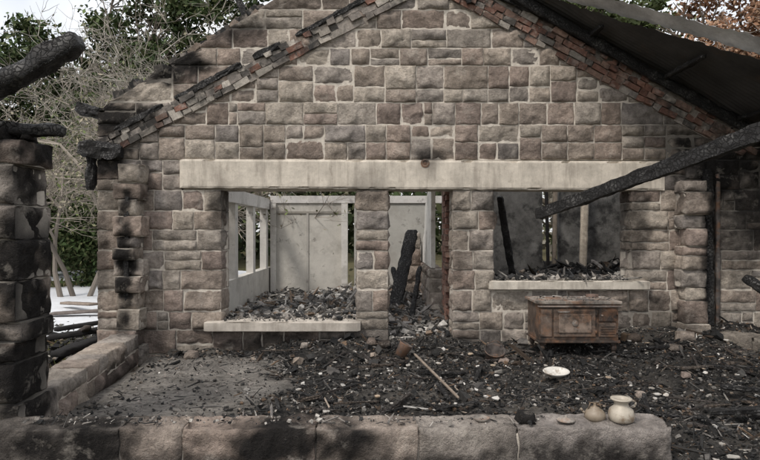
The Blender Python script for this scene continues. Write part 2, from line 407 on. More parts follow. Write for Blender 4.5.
for a,b in((0,.16),(.2,.42),(.46,.55),(.6,.83),(.86,1.0)):
    x0,z0,x1,z1=-3.3,2.74,.45,4.70
    rem.append(T_((x0+(x1-x0)*a,-.04,z0+(z1-z0)*a),(x0+(x1-x0)*b,-.04,z0+(z1-z0)*b),.05,random.uniform(.04,.075),rough=.7))
timber_obj('charred_remains',rem,parent=house,smooth=False)
timber_obj('steam_pipe',[T_((4.2,-.04,.1),(4.2,-.04,2.2),.05,.05,col=(.10,.09,.085),rough=.02)],parent=house,mat=M_rust)

# ---------------------------------------------------------------- roof remnant
sl=.571
def ynear(x): return -.10-1.5*max(0,min(1.3,(x-1.5)/2.45))
def roofsheet(mb,xa,xb,fa,fb,off,col,corr=.010,seed=0,n=90,ny=70):
    base=len(mb.v)
    for j in range(ny+1):
        for i in range(n+1):
            x=xa+(xb-xa)*i/n; y=fa(x)+(fb(x)-fa(x))*j/ny
            z=4.25-sl*(x-1.875)+off+corr*math.sin(y/.076*math.tau)+nz(x,y+seed,0,.9)*.05+nz(x,y+seed,3,3)*.02
            k=1+.5*nz(x,y,seed,2.5)
            mb.v.append((x,y,z)); mb.c.append(tuple(v*k for v in col))
    for j in range(ny):
        for i in range(n):
            a=base+j*(n+1)+i; mb.f.append((a,a+1,a+n+2,a+n+1))
mb=MB()
roofsheet(mb,.9,5.9,lambda x:ynear(x)+.14,lambda x:-.1,.12,(.06,.057,.055),seed=3)
roofsheet(mb,.9,5.9,lambda x:-.14,lambda x:.6,.17,(.09,.085,.08),seed=8)
roofsheet(mb,1.0,5.9,lambda x:ynear(x)-.18,lambda x:ynear(x)+.17,.17,(.74,.75,.77),seed=5,ny=30)  # sheen along the sheets' near edge, put in as pale colour
mb.build('roof_sheets',M_metal,True,house)
rf=[]
for x in (1.75,2.6,3.5,4.4,5.3):
    rf.append(T_((x,ynear(x)+.3,4.25-sl*(x-1.875)+.055),(x,.3,4.25-sl*(x-1.875)+.055),.07,.05,rough=.3))
rf.append(T_((1.6,-.14,4.25+.157),(5.8,-.14,4.25-sl*3.925),.06,.12,rough=.3))
timber_obj('roof_battens',rf,parent=house)

# ---------------------------------------------------------------- interior
W=(.52,.50,.46)
pl=MB(); so=MB()
pl.box(-2.27,-2.13,T,4.2,-.2,.78,W)
for y in(.55,1.35,2.6,3.75):
    pl.box(-2.26,-2.14,y,y+.18,.78,1.9,(.55,.53,.50))
pl.box(-2.275,-2.12,T,4.2,1.9,2.1,(.6,.58,.55))
pl.box(-2.12,-.66,4.05,4.2,-.2,2.02,W)
pl.box(-2.12,3.0,4.02,4.22,2.02,2.16,(.6,.58,.56))
pl.box(-.74,-.62,3.94,4.04,.2,2.01,(.62,.6,.57)); pl.box(-2.1,-2.0,3.96,4.04,.2,2.01,(.6,.58,.55))
pl.box(-1.99,-.75,4.03,4.049,1.82,1.86,(.3,.28,.25)); pl.box(-1.42,-1.38,4.03,4.049,.3,1.82,(.44,.42,.39))
pl.box(-.5,.95,4.05,4.2,-.2,2.02,(.44,.43,.40))
def prism(mb,x0,x1,pts,col):
    b=len(mb.v); n=len(pts)
    for x in(x0,x1):
        for (y,z) in pts: mb.v.append((x,y,z)); mb.c.append(col)
    mb.f.append(tuple(b+i for i in range(n))); mb.f.append(tuple(b+n+i for i in reversed(range(n))))
    for i in range(n):
        k=(i+1)%n; mb.f.append((b+i,b+n+i,b+n+k,b+k))
prism(pl,.74,.80,[(1.15,.95),(1.15,2.25),(1.5,2.3),(1.9,2.05),(2.3,1.9),(2.5,1.45),(3.2,1.25),(3.3,.95)],(.70,.68,.64))
pl.build('plastered_walls',M_plaster,False,house)
st=MB(); mo=MB()
Mp=Matrix.Translation((.72,3.6,0))@Matrix.Rotation(-math.pi/2,4,'Z')
pier(st,mo,.0,2.5,0,.2,-.1,.94,Mp,hh=(.2,.25))
pier(st,mo,.44,.71,2.9,3.3,-.1,1.45)
st.build('inner_stone_wall',M_stone,True,house); mo.build('inner_wall_mortar',M_mortar,False,house)
bk=MB()
for r in range(26):
    for c in range(2):
        z=.3+r*.076; k=random.uniform(.7,1.1); col=random.choice([(.28,.15,.115),(.23,.125,.098),(.30,.19,.15)])
        y=.42+c*.23+(.0 if r%2 else .06)
        bk.box(.86+random.uniform(0,.02),1.05,y,y+.215,z,z+.068,tuple(v*k for v in col))
bk.build('brick_chimney_breast',M_brick,False,house)
g=(.10,.098,.095)
so.box(1.1,2.85,3.0,3.14,-.2,2.6,g); so.box(3.15,5.2,3.0,3.14,-.2,2.5,g); so.box(2.85,3.15,3.0,3.14,-.2,.95,g)
so.box(4.3,4.44,T,2.99,-.2,2.2,g)
so.build('sooty_room_walls',M_sooty,False,house)
timber_obj('window_posts',[T_((3.02,2.9,.6),(3.05,2.9,2.4),.07,.07,col=(.2,.17,.14),rough=.1),T_((3.45,2.7,.6),(3.52,2.75,2.4),.12,.08,col=(.40,.35,.29),rough=.1),T_((2.9,2.8,.6),(2.86,2.8,2.3),.05,.06,rough=.1)],parent=house,mat=M_wood)
timber_obj('leaning_timbers',[T_((1.95,1.2,.7),(1.62,.6,1.95),.09,.05,rough=.35),T_((.2,1.5,.25),(.52,2.1,1.5),.20,.03,rough=.3,rnd=False),T_((.45,1.0,.25),(.60,1.5,.95),.07,.04,rough=.4),T_((.35,1.4,.25),(.2,2.1,.9),.06,.05,rough=.4)],parent=house)

# ---------------------------------------------------------------- low walls and pillar
wl=empty('stone_wall'); st=MB(); mo=MB()
d=Vector((.46,-3.4,0)); Ld=d.length; ang=math.atan2(d.y,d.x)
Ml=Matrix.Translation((-2.88,-.36,0))@Matrix.Rotation(ang,4,'Z')@Matrix.Translation((0,-.3,0))
pier(st,mo,0,Ld-.45,-.0,.3,-.4,.27,Ml,hh=(.30,.35),wmin=.35,wmax=.8,tj=.012,mi=-.002,split=False,jo=.004)
st.build('stones',M_stone,True,wl); mo.build('mortar',M_mortar,False,wl)
wl2=empty('stone_wall'); st=MB(); mo=MB()
Mf=Matrix.Translation((-2.5,-3.70,0))@Matrix.Rotation(.006,4,'Z')
pier(st,mo,0,4.35,0,.25,-.35,.25,Mf,hh=(.30,.31),wmin=.3,wmax=1.1,tj=.006,jy=.005,mi=-.002,split=False,jo=.003)
st.build('stones',M_stone,True,wl2); mo.build('mortar',M_mortar,False,wl2)
pr=empty('stone_pillar'); st=MB(); mo=MB()
pier(st,mo,-3.05,-2.42,-3.42,-3.0,-.45,2.13,hh=(.14,.2,.24,.28),wmin=.18,wmax=.36,jag=.07,jy=.04,mi=.002)
st.build('stones',M_stone,True,pr); mo.build('mortar',M_mortar,False,pr)
wl3=empty('stone_wall'); st=MB(); mo=MB()
Mr=Matrix.Translation((3.9,-.45,0))@Matrix.Rotation(-.9,4,'Z')
pier(st,mo,0,2.2,0,.28,-.3,.32,Mr,hh=(.28,.3),wmin=.3,wmax=.6,jag=.05,tj=.04)
st.build('stones',M_stone,True,wl3); mo.build('mortar',M_mortar,False,wl3)

# ---------------------------------------------------------------- floor
def slabmask(x,y):
    e=((x+1.85)/.95)**2+((y+1.75)/1.5)**2
    return 1-sstep(.55,1.15,e+nz(x,y,0,2)*.5+nz(x,y,4,6)*.25)
def floor_z(x,y):
    n=nz(x,y,1,1.3)*.09+nz(x,y,5,4)*.05+nz(x,y,9,11)*.028
    m=slabmask(x,y); n*=1-.9*m
    z=.03-.03*m
    z+=.17*sstep(1.9,3.6,x)*sstep(-2.8,-.6,y)
    z+=.10*sstep(-.9,-.1,y)*(1-m)*sstep(-1.8,-.6,x)
    if y>.1:
        t=sstep(.1,.5,y)
        z+= (.27 if x<-.1 else .12+.15*sstep(.5,2.5,y) if x<.95 else .55)*t
    if y<-3.45: z-=.12*sstep(-3.45,-3.75,y)*(1-sstep(1.4,1.9,x))
    ed=min(sstep(-2.8,-2.6,x) if y<.1 else sstep(-2.2,-2.1,x),sstep(6.5,6,x),sstep(-6.9,-6.5,y),sstep(4.3,4.1,y))
    z=z+n
    return z*ed+(-.35)*(1-ed)
fl=MB(); x0,x1,y0,y1=-3.0,6.5,-6.9,4.3; st_=.038
nx=int((x1-x0)/st_); ny=int((y1-y0)/st_)
for j in range(ny+1):
    y=y0+j*st_
    for i in range(nx+1):
        x=x0+i*st_
        z=floor_z(x,y); m=slabmask(x,y)
        g=.5+nz(x,y,20,1.1)*.9+nz(x,y,7,5)*.4; g=max(0,min(1,g))
        c=lerp3((.022,.021,.020),(.12,.11,.098),g*g)
        if y>.3 and x<1: c=lerp3(c,(.22,.21,.19),.5)
        c=lerp3(c,(.27,.25,.225),m*.9*(.8+.5*nz(x,y,2,3)))
        fl.v.append((x,y,z)); fl.c.append(c)
for j in range(ny):
    for i in range(nx):
        a=j*(nx+1)+i; fl.f.append((a,a+1,a+nx+2,a+nx+1))
fl.build('burnt_floor',M_floor,True)

SG=np.array([(-1,-1,-1),(1,-1,-1),(1,1,-1),(-1,1,-1),(-1,-1,1),(1,-1,1),(1,1,1),(-1,1,1)],float)
QF=np.array([(0,3,2,1),(4,5,6,7),(0,1,5,4),(1,2,6,5),(2,3,7,6),(3,0,4,7)])
def chunks(name,n,xr,yr,sz=(.02,.055),dens=None,zf=floor_z,pal=None,parent=None):
    mb=MB()
    pal=pal or [((.011,.011,.011),36),((.026,.025,.024),26),((.055,.052,.048),13),((.12,.112,.105),8),((.05,.036,.026),8),((.12,.08,.052),3),((.24,.225,.205),4),((.52,.50,.47),1.5),((.20,.165,.135),3)]
    cols=np.array([p[0] for p in pal]); wt=np.array([p[1] for p in pal],float); wt/=wt.sum()
    pts=[]
    for _ in range(n):
        x=random.uniform(*xr); y=random.uniform(*yr)
        if dens and random.random()>dens(x,y): continue
        pts.append((x,y,zf(x,y)))
    pts=np.array(pts); n=len(pts)
    s=rng.uniform(sz[0],sz[1],n)*rng.choice([.4,.6,.8,1,1.6],n)
    r=rng.random(n)
    dim=np.stack([s,s*rng.uniform(.5,1.1,n),s*rng.uniform(.4,.9,n)],1)
    a=r<.28; dim[a,0]=s[a]*rng.uniform(2,7,a.sum()); dim[a,1]=s[a]*rng.uniform(.25,.5,a.sum()); dim[a,2]=s[a]*.3
    b=(r>.28)&(r<.36); dim[b,0]=s[b]*1.5; dim[b,1]=s[b]*1.2; dim[b,2]=s[b]*.2
    V=SG[None]*dim[:,None]*.5*rng.uniform(.45,1.15,(n,8,3))
    az_=rng.uniform(0,math.tau,n); ax=rng.normal(0,.45,n); ay=rng.normal(0,.35,n)
    ca,sa=np.cos(ay)[:,None],np.sin(ay)[:,None]; X=V[:,:,0]*ca+V[:,:,2]*sa; Z=-V[:,:,0]*sa+V[:,:,2]*ca; Y=V[:,:,1]
    ca,sa=np.cos(ax)[:,None],np.sin(ax)[:,None]; Y,Z=Y*ca-Z*sa,Y*sa+Z*ca
    ca,sa=np.cos(az_)[:,None],np.sin(az_)[:,None]; X,Y=X*ca-Y*sa,X*sa+Y*ca
    P=np.stack([X+pts[:,0:1],Y+pts[:,1:2],Z+pts[:,2:3]+(dim[:,2:3]*.25+s[:,None]*.1)],2).reshape(-1,3)
    mb.v=P.tolist(); cc=cols[rng.choice(len(pal),n,p=wt)]*rng.uniform(.6,1.3,(n,1))
    mb.c=np.repeat(cc,8,0).tolist()
    mb.f=(QF[None]+8*np.arange(n)[:,None,None]).reshape(-1,4).tolist()
    return mb.build(name,M_debris,False,parent)
dn=lambda x,y:(1-.97*slabmask(x,y))*(.45+.8*max(0,nz(x,y,3,1.6)+.35))
chunks('fire_debris',62000,(-2.55,5.2),(-3.42,-.06),sz=(.008,.026),dens=dn)
chunks('fire_debris',8000,(1.5,4.0),(-5.2,-3.4),sz=(.008,.026))
chunks('fire_debris',1000,(-2.5,5),(-3.4,-.1),sz=(.035,.075),dens=lambda x,y:(1-slabmask(x,y))*(.25+.75*sstep(-2,-.3,y)))
chunks('slab_grit',1500,(-2.5,-1.0),(-3.2,-.4),sz=(.006,.02),pal=[((.03,.03,.03),10),((.1,.09,.08),5),((.25,.22,.2),4)])
chunks('room_debris',9000,(-2.1,.95),(.0,4.0),sz=(.02,.07),dens=lambda x,y:1 if (y>.37 or .13<x<.88) else 0,
  pal=[((.03,.03,.03),14),((.09,.085,.08),18),((.19,.18,.165),18),((.30,.28,.26),14),((.48,.46,.43),6),((.15,.11,.08),12)])
chunks('room_debris',3000,(1.1,4.2),(.4,3.0),sz=(.03,.09))
sillz=lambda x,y:.375 if x<0 else .875
sp=[((.02,.02,.02),12),((.08,.075,.07),12),((.22,.2,.18),10),((.35,.33,.3),4)]
chunks('sill_debris',500,(-1.95,-.32),(-.1,.33),sz=(.01,.05),zf=sillz,pal=sp,dens=lambda x,y:.3+.7*sstep(.0,.2,y))
chunks('sill_debris',900,(1.46,3.1),(-.02,.33),sz=(.015,.055),zf=sillz,pal=sp)
chunks('wall_top_ash',350,(-2.3,1.1),(-3.66,-3.50),sz=(.006,.022),zf=lambda x,y:.262,pal=sp)
bl=[]
for _ in range(150):
    x=random.uniform(-1.0,4.8); y=random.uniform(-3.2,-.3)
    if slabmask(x,y)>.3: continue
    a=random.uniform(0,6.3); l=random.uniform(.12,.5); z=floor_z(x,y)+.03
    x2,y2=x+math.cos(a)*l,y+math.sin(a)*l
    if not(-2.3<x2<5 and -3.3<y2<-.2): continue
    bl.append(T_((x,y,z),(x2,y2,floor_z(x2,y2)+random.uniform(.02,.09)),random.uniform(.008,.04),random.uniform(.008,.025),col=random.choice([CH,CH,(.09,.07,.055),(.05,.04,.035)]),rough=.4,seg=.04))
bl.append(T_((2.6,-2.75,.06),(4.0,-2.7,.1),.08,.04,rough=.3)); bl.append(T_((3.0,-2.2,.12),(4.3,-2.9,.12),.06,.04,rough=.3))
timber_obj('charred_boards',bl,smooth=False)
timber_obj('fallen_pole',[T_((.36,-1.2,.20),(.66,-2.45,.09),.020,.020,col=(.22,.18,.145),rough=.1)],mat=M_wood)
timber_obj('scrap_plank',[T_((2.35,-4.1,-.02),(2.2,-4.7,-.02),.16,.03,col=(.2,.16,.12),rough=.05)],mat=M_wood)
rk=MB()
def rock(x,y,z,s,col=None):
    block(rk,x-s,x+s,x-s*.7,x+s*.8,z,z+s*1.1,y-s*.7,y+s*.7,sides=(True,True),back=True,top=True,cell=.02,amp=.04,col=col)
for (x,y,s,c) in[(.95,-3.56,.07,(.03,.028,.027)),(1.0,-3.0,.06,None),(3.5,-.6,.11,None),(3.2,-1.0,.07,None),(-.1,-.3,.07,None),(.05,-.4,.09,(.1,.08,.07)),(2.9,-1.8,.05,None),(3.9,-1.5,.08,None),(1.35,-.9,.07,None),(-2.2,-.5,.08,None),(3.0,-.35,.1,(.15,.12,.10)),(-.9,-.35,.06,None),(.6,-3.2,.05,None),(2.3,-2.2,.05,None),(-.6,-2.6,.04,None),(.2,-2.9,.05,(.1,.08,.07))]:
    z=floor_z(x,y)-.01 if y>-3.4 else .24
    rock(x,y,z,s,c)
for i in range(9): rock(-2.95+i*.06,-3.2+random.uniform(-.12,.12),2.12,random.uniform(.04,.08),(.05,.045,.04))
rk.build('fallen_stones',M_stone,True)
ps=MB()
for _ in range(120):
    x=random.uniform(-.8,4.2); y=random.uniform(-4.2,-.4)
    if y<-3.3 and x<1.9: continue
    s=random.uniform(.01,.035)
    if y<-3.2: s*=1.3
    M=Matrix.Translation((x,y,floor_z(x,y)+.035))@Matrix.Rotation(random.uniform(0,6),4,'Z')@Matrix.Rotation(random.gauss(0,.3),4,'X')
    P=[(math.cos(k)*s*random.uniform(.6,1.3),math.sin(k)*s*random.uniform(.5,1),0) for k in (0.6,1.7,2.6,3.6,4.7,5.6)]
    b=len(ps.v); cc=random.choice([(.5,.48,.45),(.35,.33,.3),(.4,.32,.24)])
    for p in P:
        for zq in(-.004,.004): ps.v.append(tuple(M@Vector((p[0],p[1],zq)))); ps.c.append(cc)
    ps.f.append(tuple(b+1+2*i for i in range(6))); ps.f.append(tuple(b+2*i for i in reversed(range(6))))
    for i in range(6): k=(i+1)%6; ps.f.append((b+2*i,b+2*k,b+2*k+1,b+2*i+1))
ps.build('plaster_scraps',M_enamel)

# ---------------------------------------------------------------- lathe objects
def lathe(mb,prof,cx,cy,cz,col,seg=28,sq=1.0,tilt=0,tiltaxis='X',sc=1):
    base=len(mb.v); M=Matrix.Translation((cx,cy,cz))@Matrix.Rotation(tilt,4,tiltaxis)
    for (r,z) in prof:
        for i in range(seg):
            a=i/seg*math.tau; d=sc*(1+.02*nz(r*9+math.cos(a),math.sin(a),z*8,1.5))
            mb.v.append(tuple(M@Vector((r*math.cos(a)*d,r*math.sin(a)*sq*d,z*sc)))); mb.c.append(col)
    for j in range(len(prof)-1):
        for i in range(seg):
            a=base+j*seg+i; b=base+j*seg+(i+1)%seg; mb.f.append((a,b,b+seg,a+seg))
def loop_handle(mb,pts,r,col):
    for p,q in zip(pts,pts[1:]): timber(mb,p,q,r*2,r*2,col=col,rough=.02,seg=.02)
yf=-3.575; zt=.255
mb=MB(); X=1.57
lathe(mb,[(0,0),(.065,0),(.085,.012),(.09,.045),(.08,.085),(.052,.11),(.047,.13),(.064,.15),(.074,.155),(.072,.165),(.046,.160),(.04,.13),(.04,.06)],X,yf,zt,(.38,.34,.28),sc=.92)
loop_handle(mb,[(X+.068,yf,zt+.09),(X+.092,yf,zt+.10),(X+.094,yf,zt+.125),(X+.058,yf,zt+.142)],.006,(.3,.26,.21))
mb.build('milk_can',M_enamel,True)
mb=MB(); X=1.405
lathe(mb,[(0,0),(.05,0),(.066,.02),(.068,.045),(.05,.07),(.03,.08),(.03,.086),(.012,.092),(.008,.104),(.012,.11),(0,.113)],X,yf+.02,zt,(.22,.18,.135))
loop_handle(mb,[(X-.06,yf+.02,zt+.045),(X-.08,yf+.02,zt+.062),(X-.092,yf+.02,zt+.08)],.008,(.2,.16,.12))
loop_handle(mb,[(X+.045,yf+.02,zt+.07),(X+.03,yf+.02,zt+.115),(X-.03,yf+.02,zt+.115),(X-.045,yf+.02,zt+.07)],.004,(.1,.08,.06))
mb.build('kettle',M_enamel,True)
mb=MB(); lathe(mb,[(0,.034),(.012,.03),(.01,.022),(.03,.02),(.055,.008),(.06,0),(.05,0)],1.21,yf,zt+.006,(.3,.27,.24)); mb.build('pot_lid',M_rust,True)
mb=MB(); lathe(mb,[(0,.006),(.036,.006),(.05,.018),(.054,.02),(.04,.0),(0,0)],.66,yf,zt+.006,(.20,.18,.16)); mb.build('tin_lid',M_rust,True)
mb=MB(); z=floor_z(1.70,-1.7)+.05
lathe(mb,[(0,.0),(.07,.002),(.105,.03),(.125,.04),(.13,.035),(.11,.02),(.075,-.012),(0,-.014)],1.70,-1.7,z+.02,(.52,.50,.46),sq=.7,tilt=.25); mb.build('enamel_dish',M_enamel,True)
mb=MB(); z=floor_z(1.28,-.75)
lathe(mb,[(0,0),(.09,0),(.105,.03),(.11,.13),(.12,.14),(.116,.148),(.102,.14),(.09,.04),(0,.03)],1.28,-.75,z+.03,(.07,.06,.055),tilt=.5)
loop_handle(mb,[(1.17,-.75,z+.12),(1.2,-.78,z+.22),(1.3,-.8,z+.26),(1.38,-.78,z+.2),(1.39,-.75,z+.12)],.005,(.08,.06,.05))
mb.build('cooking_pot',M_rust,True)
mb=MB(); z=floor_z(.22,-.85)
lathe(mb,[(0,0),(.06,0),(.075,.14),(.08,.15),(.074,.15),(.056,.02),(0,.02)],.22,-.85,z+.05,(.12,.10,.09),tilt=.5,tiltaxis='Y'); mb.build('bucket',M_rust,True)

# ---------------------------------------------------------------- stove
sv=empty('wood_stove')
def bev(name,x0,x1,y0,y1,z0,z1,col,bw=.006,mat=M_rust,parent=sv):
    mb=MB(); mb.box(x0,x1,y0,y1,z0,z1,col); o=mb.build(name,mat,False,parent)
    m=o.modifiers.new('b','BEVEL'); m.width=bw; m.segments=2; return o
R1=(.09,.066,.052); R2=(.135,.098,.076); R3=(.05,.037,.03)
sx0,sx1=1.76,2.64; yb,yf2=-.36,-.86; zb,ztp=.28,.68
bev('body',sx0,sx1,yf2,yb,zb,ztp,R1)
bev('top_plate',sx0-.03,sx1+.03,yf2-.035,yb+.02,ztp+.001,ztp+.032,(.25,.22,.19))
bev('top_rim',sx0-.015,sx1+.015,yf2-.02,yf2-.001,ztp-.035,ztp-.001,R2,.004)
bev('base_rim',sx0-.015,sx1+.015,yf2-.02,yb,zb-.03,zb-.001,R3,.006)
ox0,ox1=sx0+.16,sx0+.62; dz0,dz1=zb+.04,ztp-.06
bev('oven_door',ox0,ox1,yf2-.022,yf2-.001,dz0,dz1,R2,.006)
bev('oven_panel',ox0+.05,ox1-.05,yf2-.034,yf2-.023,dz0+.045,dz1-.045,(.19,.145,.115),.008)
bev('left_side_panel',sx0+.015,sx0+.14,yf2-.014,yf2-.001,dz0,dz1,R2,.004)
bev('firebox_door',sx1-.225,sx1-.03,yf2-.024,yf2-.001,dz0+.17,dz1,R3,.006)
bev('ash_door',sx1-.225,sx1-.03,yf2-.024,yf2-.001,dz0,dz0+.15,R2,.006)
for k in range(4): bev('draught_slot_%d'%k,sx1-.205,sx1-.05,yf2-.032,yf2-.025,dz0+.03+k*.026,dz0+.042+k*.026,R3,.002)
mb=MB()
loop_handle(mb,[(ox0+.04,yf2-.03,dz1-.02),(ox0+.04,yf2-.06,dz1-.02),(ox0+.16,yf2-.06,dz1-.02),(ox0+.16,yf2-.03,dz1-.02)],.007,(.22,.2,.18))
loop_handle(mb,[(sx1-.2,yf2-.025,dz1-.06),(sx1-.2,yf2-.07,dz1-.06)],.01,(.22,.2,.18))
loop_handle(mb,[(sx0-.02,yf2-.025,ztp-.02),(sx0-.02,yf2-.07,ztp-.02),(sx1+.02,yf2-.07,ztp-.02),(sx1+.02,yf2-.025,ztp-.02)],.008,(.2,.17,.15))
for zh in(dz0+.05,dz1-.05):
    loop_handle(mb,[(ox1+.005,yf2-.012,zh-.025),(ox1+.005,yf2-.012,zh+.025)],.012,R3)
    loop_handle(mb,[(sx1-.02,yf2-.012,zh-.02),(sx1-.02,yf2-.012,zh+.02)],.010,R3)
mb.build('handles_and_hinges',M_rust,True,sv)
mb=MB(); cx=(ox0+ox1)/2
lathe(mb,[(0,.0),(.03,.0),(.035,-.006),(.035,-.014)],cx,yf2-.044,(dz0+dz1)/2,(.2,.18,.16),tilt=math.pi/2); mb.build('oven_gauge',M_rust,True,sv)
mb=MB()
for (x,y,r) in((sx0+.25,-.74,.09),(sx0+.25,-.5,.09),(sx0+.55,-.74,.10),(sx0+.55,-.5,.09)):
    lathe(mb,[(0,.006),(.02,.004),(r-.01,.004),(r-.008,.008),(r,.008),(r+.002,.0)],x,y,ztp+.033,(.16,.14,.125))
lathe(mb,[(.07,0),(.07,.03),(.06,.03),(.06,.0)],sx1-.15,-.46,ztp+.033,(.15,.1,.08)); mb.build('burner_plates_and_flue_collar',M_rust,True,sv)
mb=MB()
for (x,y,sx,sy) in((sx0+.06,yf2+.05,-1,-1),(sx1-.06,yf2+.05,1,-1),(sx0+.06,yb-.05,-1,1),(sx1-.06,yb-.05,1,1)):
    pts=[(0,0,zb-.01,.075),(.02,.02,zb-.06,.06),(.015,.015,zb-.12,.042),(.02,.02,zb-.18,.036),(.045,.045,zb-.235,.05)]
    for p,q in zip(pts,pts[1:]):
        timber(mb,(x+sx*p[0],y+sy*p[1],p[2]),(x+sx*q[0],y+sy*q[1],q[2]-.012),p[3],p[3],col=R3,rough=.02,taper=q[3]/p[3],seg=.02)
mb.build('cabriole_legs',M_rust,True,sv)
chunks('ash_on_top',160,(sx0,sx1),(yf2,yb),sz=(.004,.018),zf=lambda x,y:ztp+.033,pal=sp,parent=sv)

# ---------------------------------------------------------------- ground, snow
gr=MB(); n=90
xs=np.sign(np.linspace(-1,1,n))*np.abs(np.linspace(-1,1,n))**3*500
for y in xs:
    for x in xs:
        gr.v.append((x-5,y+8,-.16+nz(x,y,0,.15)*.08+(0 if abs(x)+abs(y)<60 else nz(x,y,0,.01)*2))); gr.c.append((.10,.09,.05))
for j in range(n-1):
    for i in range(n-1):
        a=j*n+i; gr.f.append((a,a+1,a+n+1,a+n))
gr.build('ground',M_ground,True)
def patch(name,cx,cy,rx,ry,z,mat,col,seed):
    mb=MB(); R=14; S=80
    mb.v.append((cx,cy,z+.08)); mb.c.append(col)
    for r in range(1,R+1):
        for s in range(S):
            a=s/S*math.tau; k=r/R; e=1+.45*nz(math.cos(a)*1.2+seed,math.sin(a)*1.2,seed,1.5)+.15*nz(math.cos(a)*4,math.sin(a)*4,seed,2)
            x=cx+rx*k*e*math.cos(a); y=cy+ry*k*e*math.sin(a)
            zz=z+.09*(1-k**4)+nz(x,y,seed,1.1)*.03*(1-k)-(.12 if r==R else 0)
            mb.v.append((x,y,zz)); mb.c.append(col)
    for s in range(S): mb.f.append((0,1+s,1+(s+1)%S))
    for r in range(R-1):
        for s in range(S):
            a=1+r*S+s; b=1+r*S+(s+1)%S; mb.f.append((a,a+S,b+S,b))
    return mb.build(name,mat,True)
patch('snow',-7.4,5.5,3.4,5.0,-.13,M_snow,(.66,.68,.71),1)
patch('snow',-8.5,14.0,5,2.6,-.12,M_snow,(.66,.68,.71),5)
patch('snow',-13.5,9,3,5,-.12,M_snow,(.66,.68,.71),9)
timber_obj('plank_pile',[T_((-5.9,3.2,.0),(-4.6,3.5,.05),.2,.05,col=(.14,.12,.11),rough=.1),T_((-6.3,4.4,.05),(-5.3,3.6,.12),.18,.05,col=(.22,.18,.15),rough=.1),T_((-4.9,1.5,.0),(-3.9,2.2,.1),.15,.06,col=CH),T_((-4.6,.8,.0),(-3.8,.9,.12),.12,.08,col=CH),T_((-4.4,1.3,.0),(-3.9,.5,.2),.1,.06,col=(.06,.05,.045)),T_((-3.9,-.3,.0),(-3.7,.8,.05),.2,.08,col=CH)],mat=M_wood)
chunks('yard_debris',3000,(-6.5,-3.2),(-1.5,3.5),sz=(.03,.08),zf=lambda x,y:-.13)

# ---------------------------------------------------------------- vegetation
def tube(mb,p0,p1,r0,r1,col,K):
    d=(p1-p0)
    if d.length<1e-5: return
    d=d.normalized(); up=Vector((0,0,1)) if abs(d.z)<.9 else Vector((1,0,0)); s=d.cross(up).normalized(); u=s.cross(d)
    b=len(mb.v)
    for p,r in((p0,r0),(p1,r1)):
        for k in range(K):
            a=k/K*math.tau; mb.v.append(tuple(p+s*math.cos(a)*r+u*math.sin(a)*r)); mb.c.append(col)
    for k in range(K):
        k2=(k+1)%K; mb.f.append((b+k,b+k2,b+K+k2,b+K+k))
def grow(mb,p,d,L,r,lev,maxlev,col,tips,nch=(3,5),up=.15,spread=.75,rmin=.004):
    seg=4 if lev<2 else 3; q=p; dd=d.copy(); pts=[(p,d)]
    kc=random.uniform(.65,1.25)*(.55 if lev==0 else .75 if lev==1 else 1); c2=tuple(v*kc for v in col)
    for i in range(seg):
        dd=(dd+Vector((random.gauss(0,.15),random.gauss(0,.15),random.gauss(0,.12)+up*.15))).normalized()
        n2=q+dd*(L/seg); ra=r*(1-.6*i/seg); rb=r*(1-.6*(i+1)/seg)
        tube(mb,q,n2,ra,rb,c2,7 if lev==0 else 5 if lev==1 else 3); q=n2; pts.append((q,dd))
    if lev>=maxlev: tips.append(q); return
    if lev>=maxlev-2: tips.append(q)
    for c in range(random.randint(*nch)):
        t=random.uniform(.3,1) if lev>0 else random.uniform(.35,1)
        k=min(seg,max(1,int(round(t*seg)))); bp,bd=pts[k]
        ax=Vector((random.gauss(0,1),random.gauss(0,1),random.gauss(0,.6))).normalized()
        nd=(bd*(1-spread*.5)+ax*spread+Vector((0,0,up))).normalized()
        grow(mb,bp,nd,L*random.uniform(.5,.75),max(rmin,r*.52),lev+1,maxlev,col,tips,nch,up,spread,rmin)
def leaf_quads(mb,C,size,cols,shade):
    n=len(C)
    a=rng.normal(size=(n,3)); a/=np.linalg.norm(a,axis=1)[:,None]
    b=rng.normal(size=(n,3)); b-=(a*b).sum(1)[:,None]*a; b/=np.linalg.norm(b,axis=1)[:,None]
    s=size*rng.uniform(.5,1.4,n)[:,None]
    P=np.stack([C-a*s,C+b*s*.5,C+a*s,C-b*s*.5],1).reshape(-1,3)
    base=len(mb.v); mb.v.extend(P.tolist())
    ci=rng.integers(0,len(cols),n); cc=np.array(cols)[ci]*shade[:,None]*rng.uniform(.7,1.3,n)[:,None]
    mb.c.extend(np.repeat(cc,4,0).tolist())
    mb.f.extend([(base+4*i,base+4*i+1,base+4*i+2,base+4*i+3) for i in range(n)])
GREEN=[(.065,.10,.035),(.09,.12,.05),(.05,.08,.03),(.12,.135,.06)]
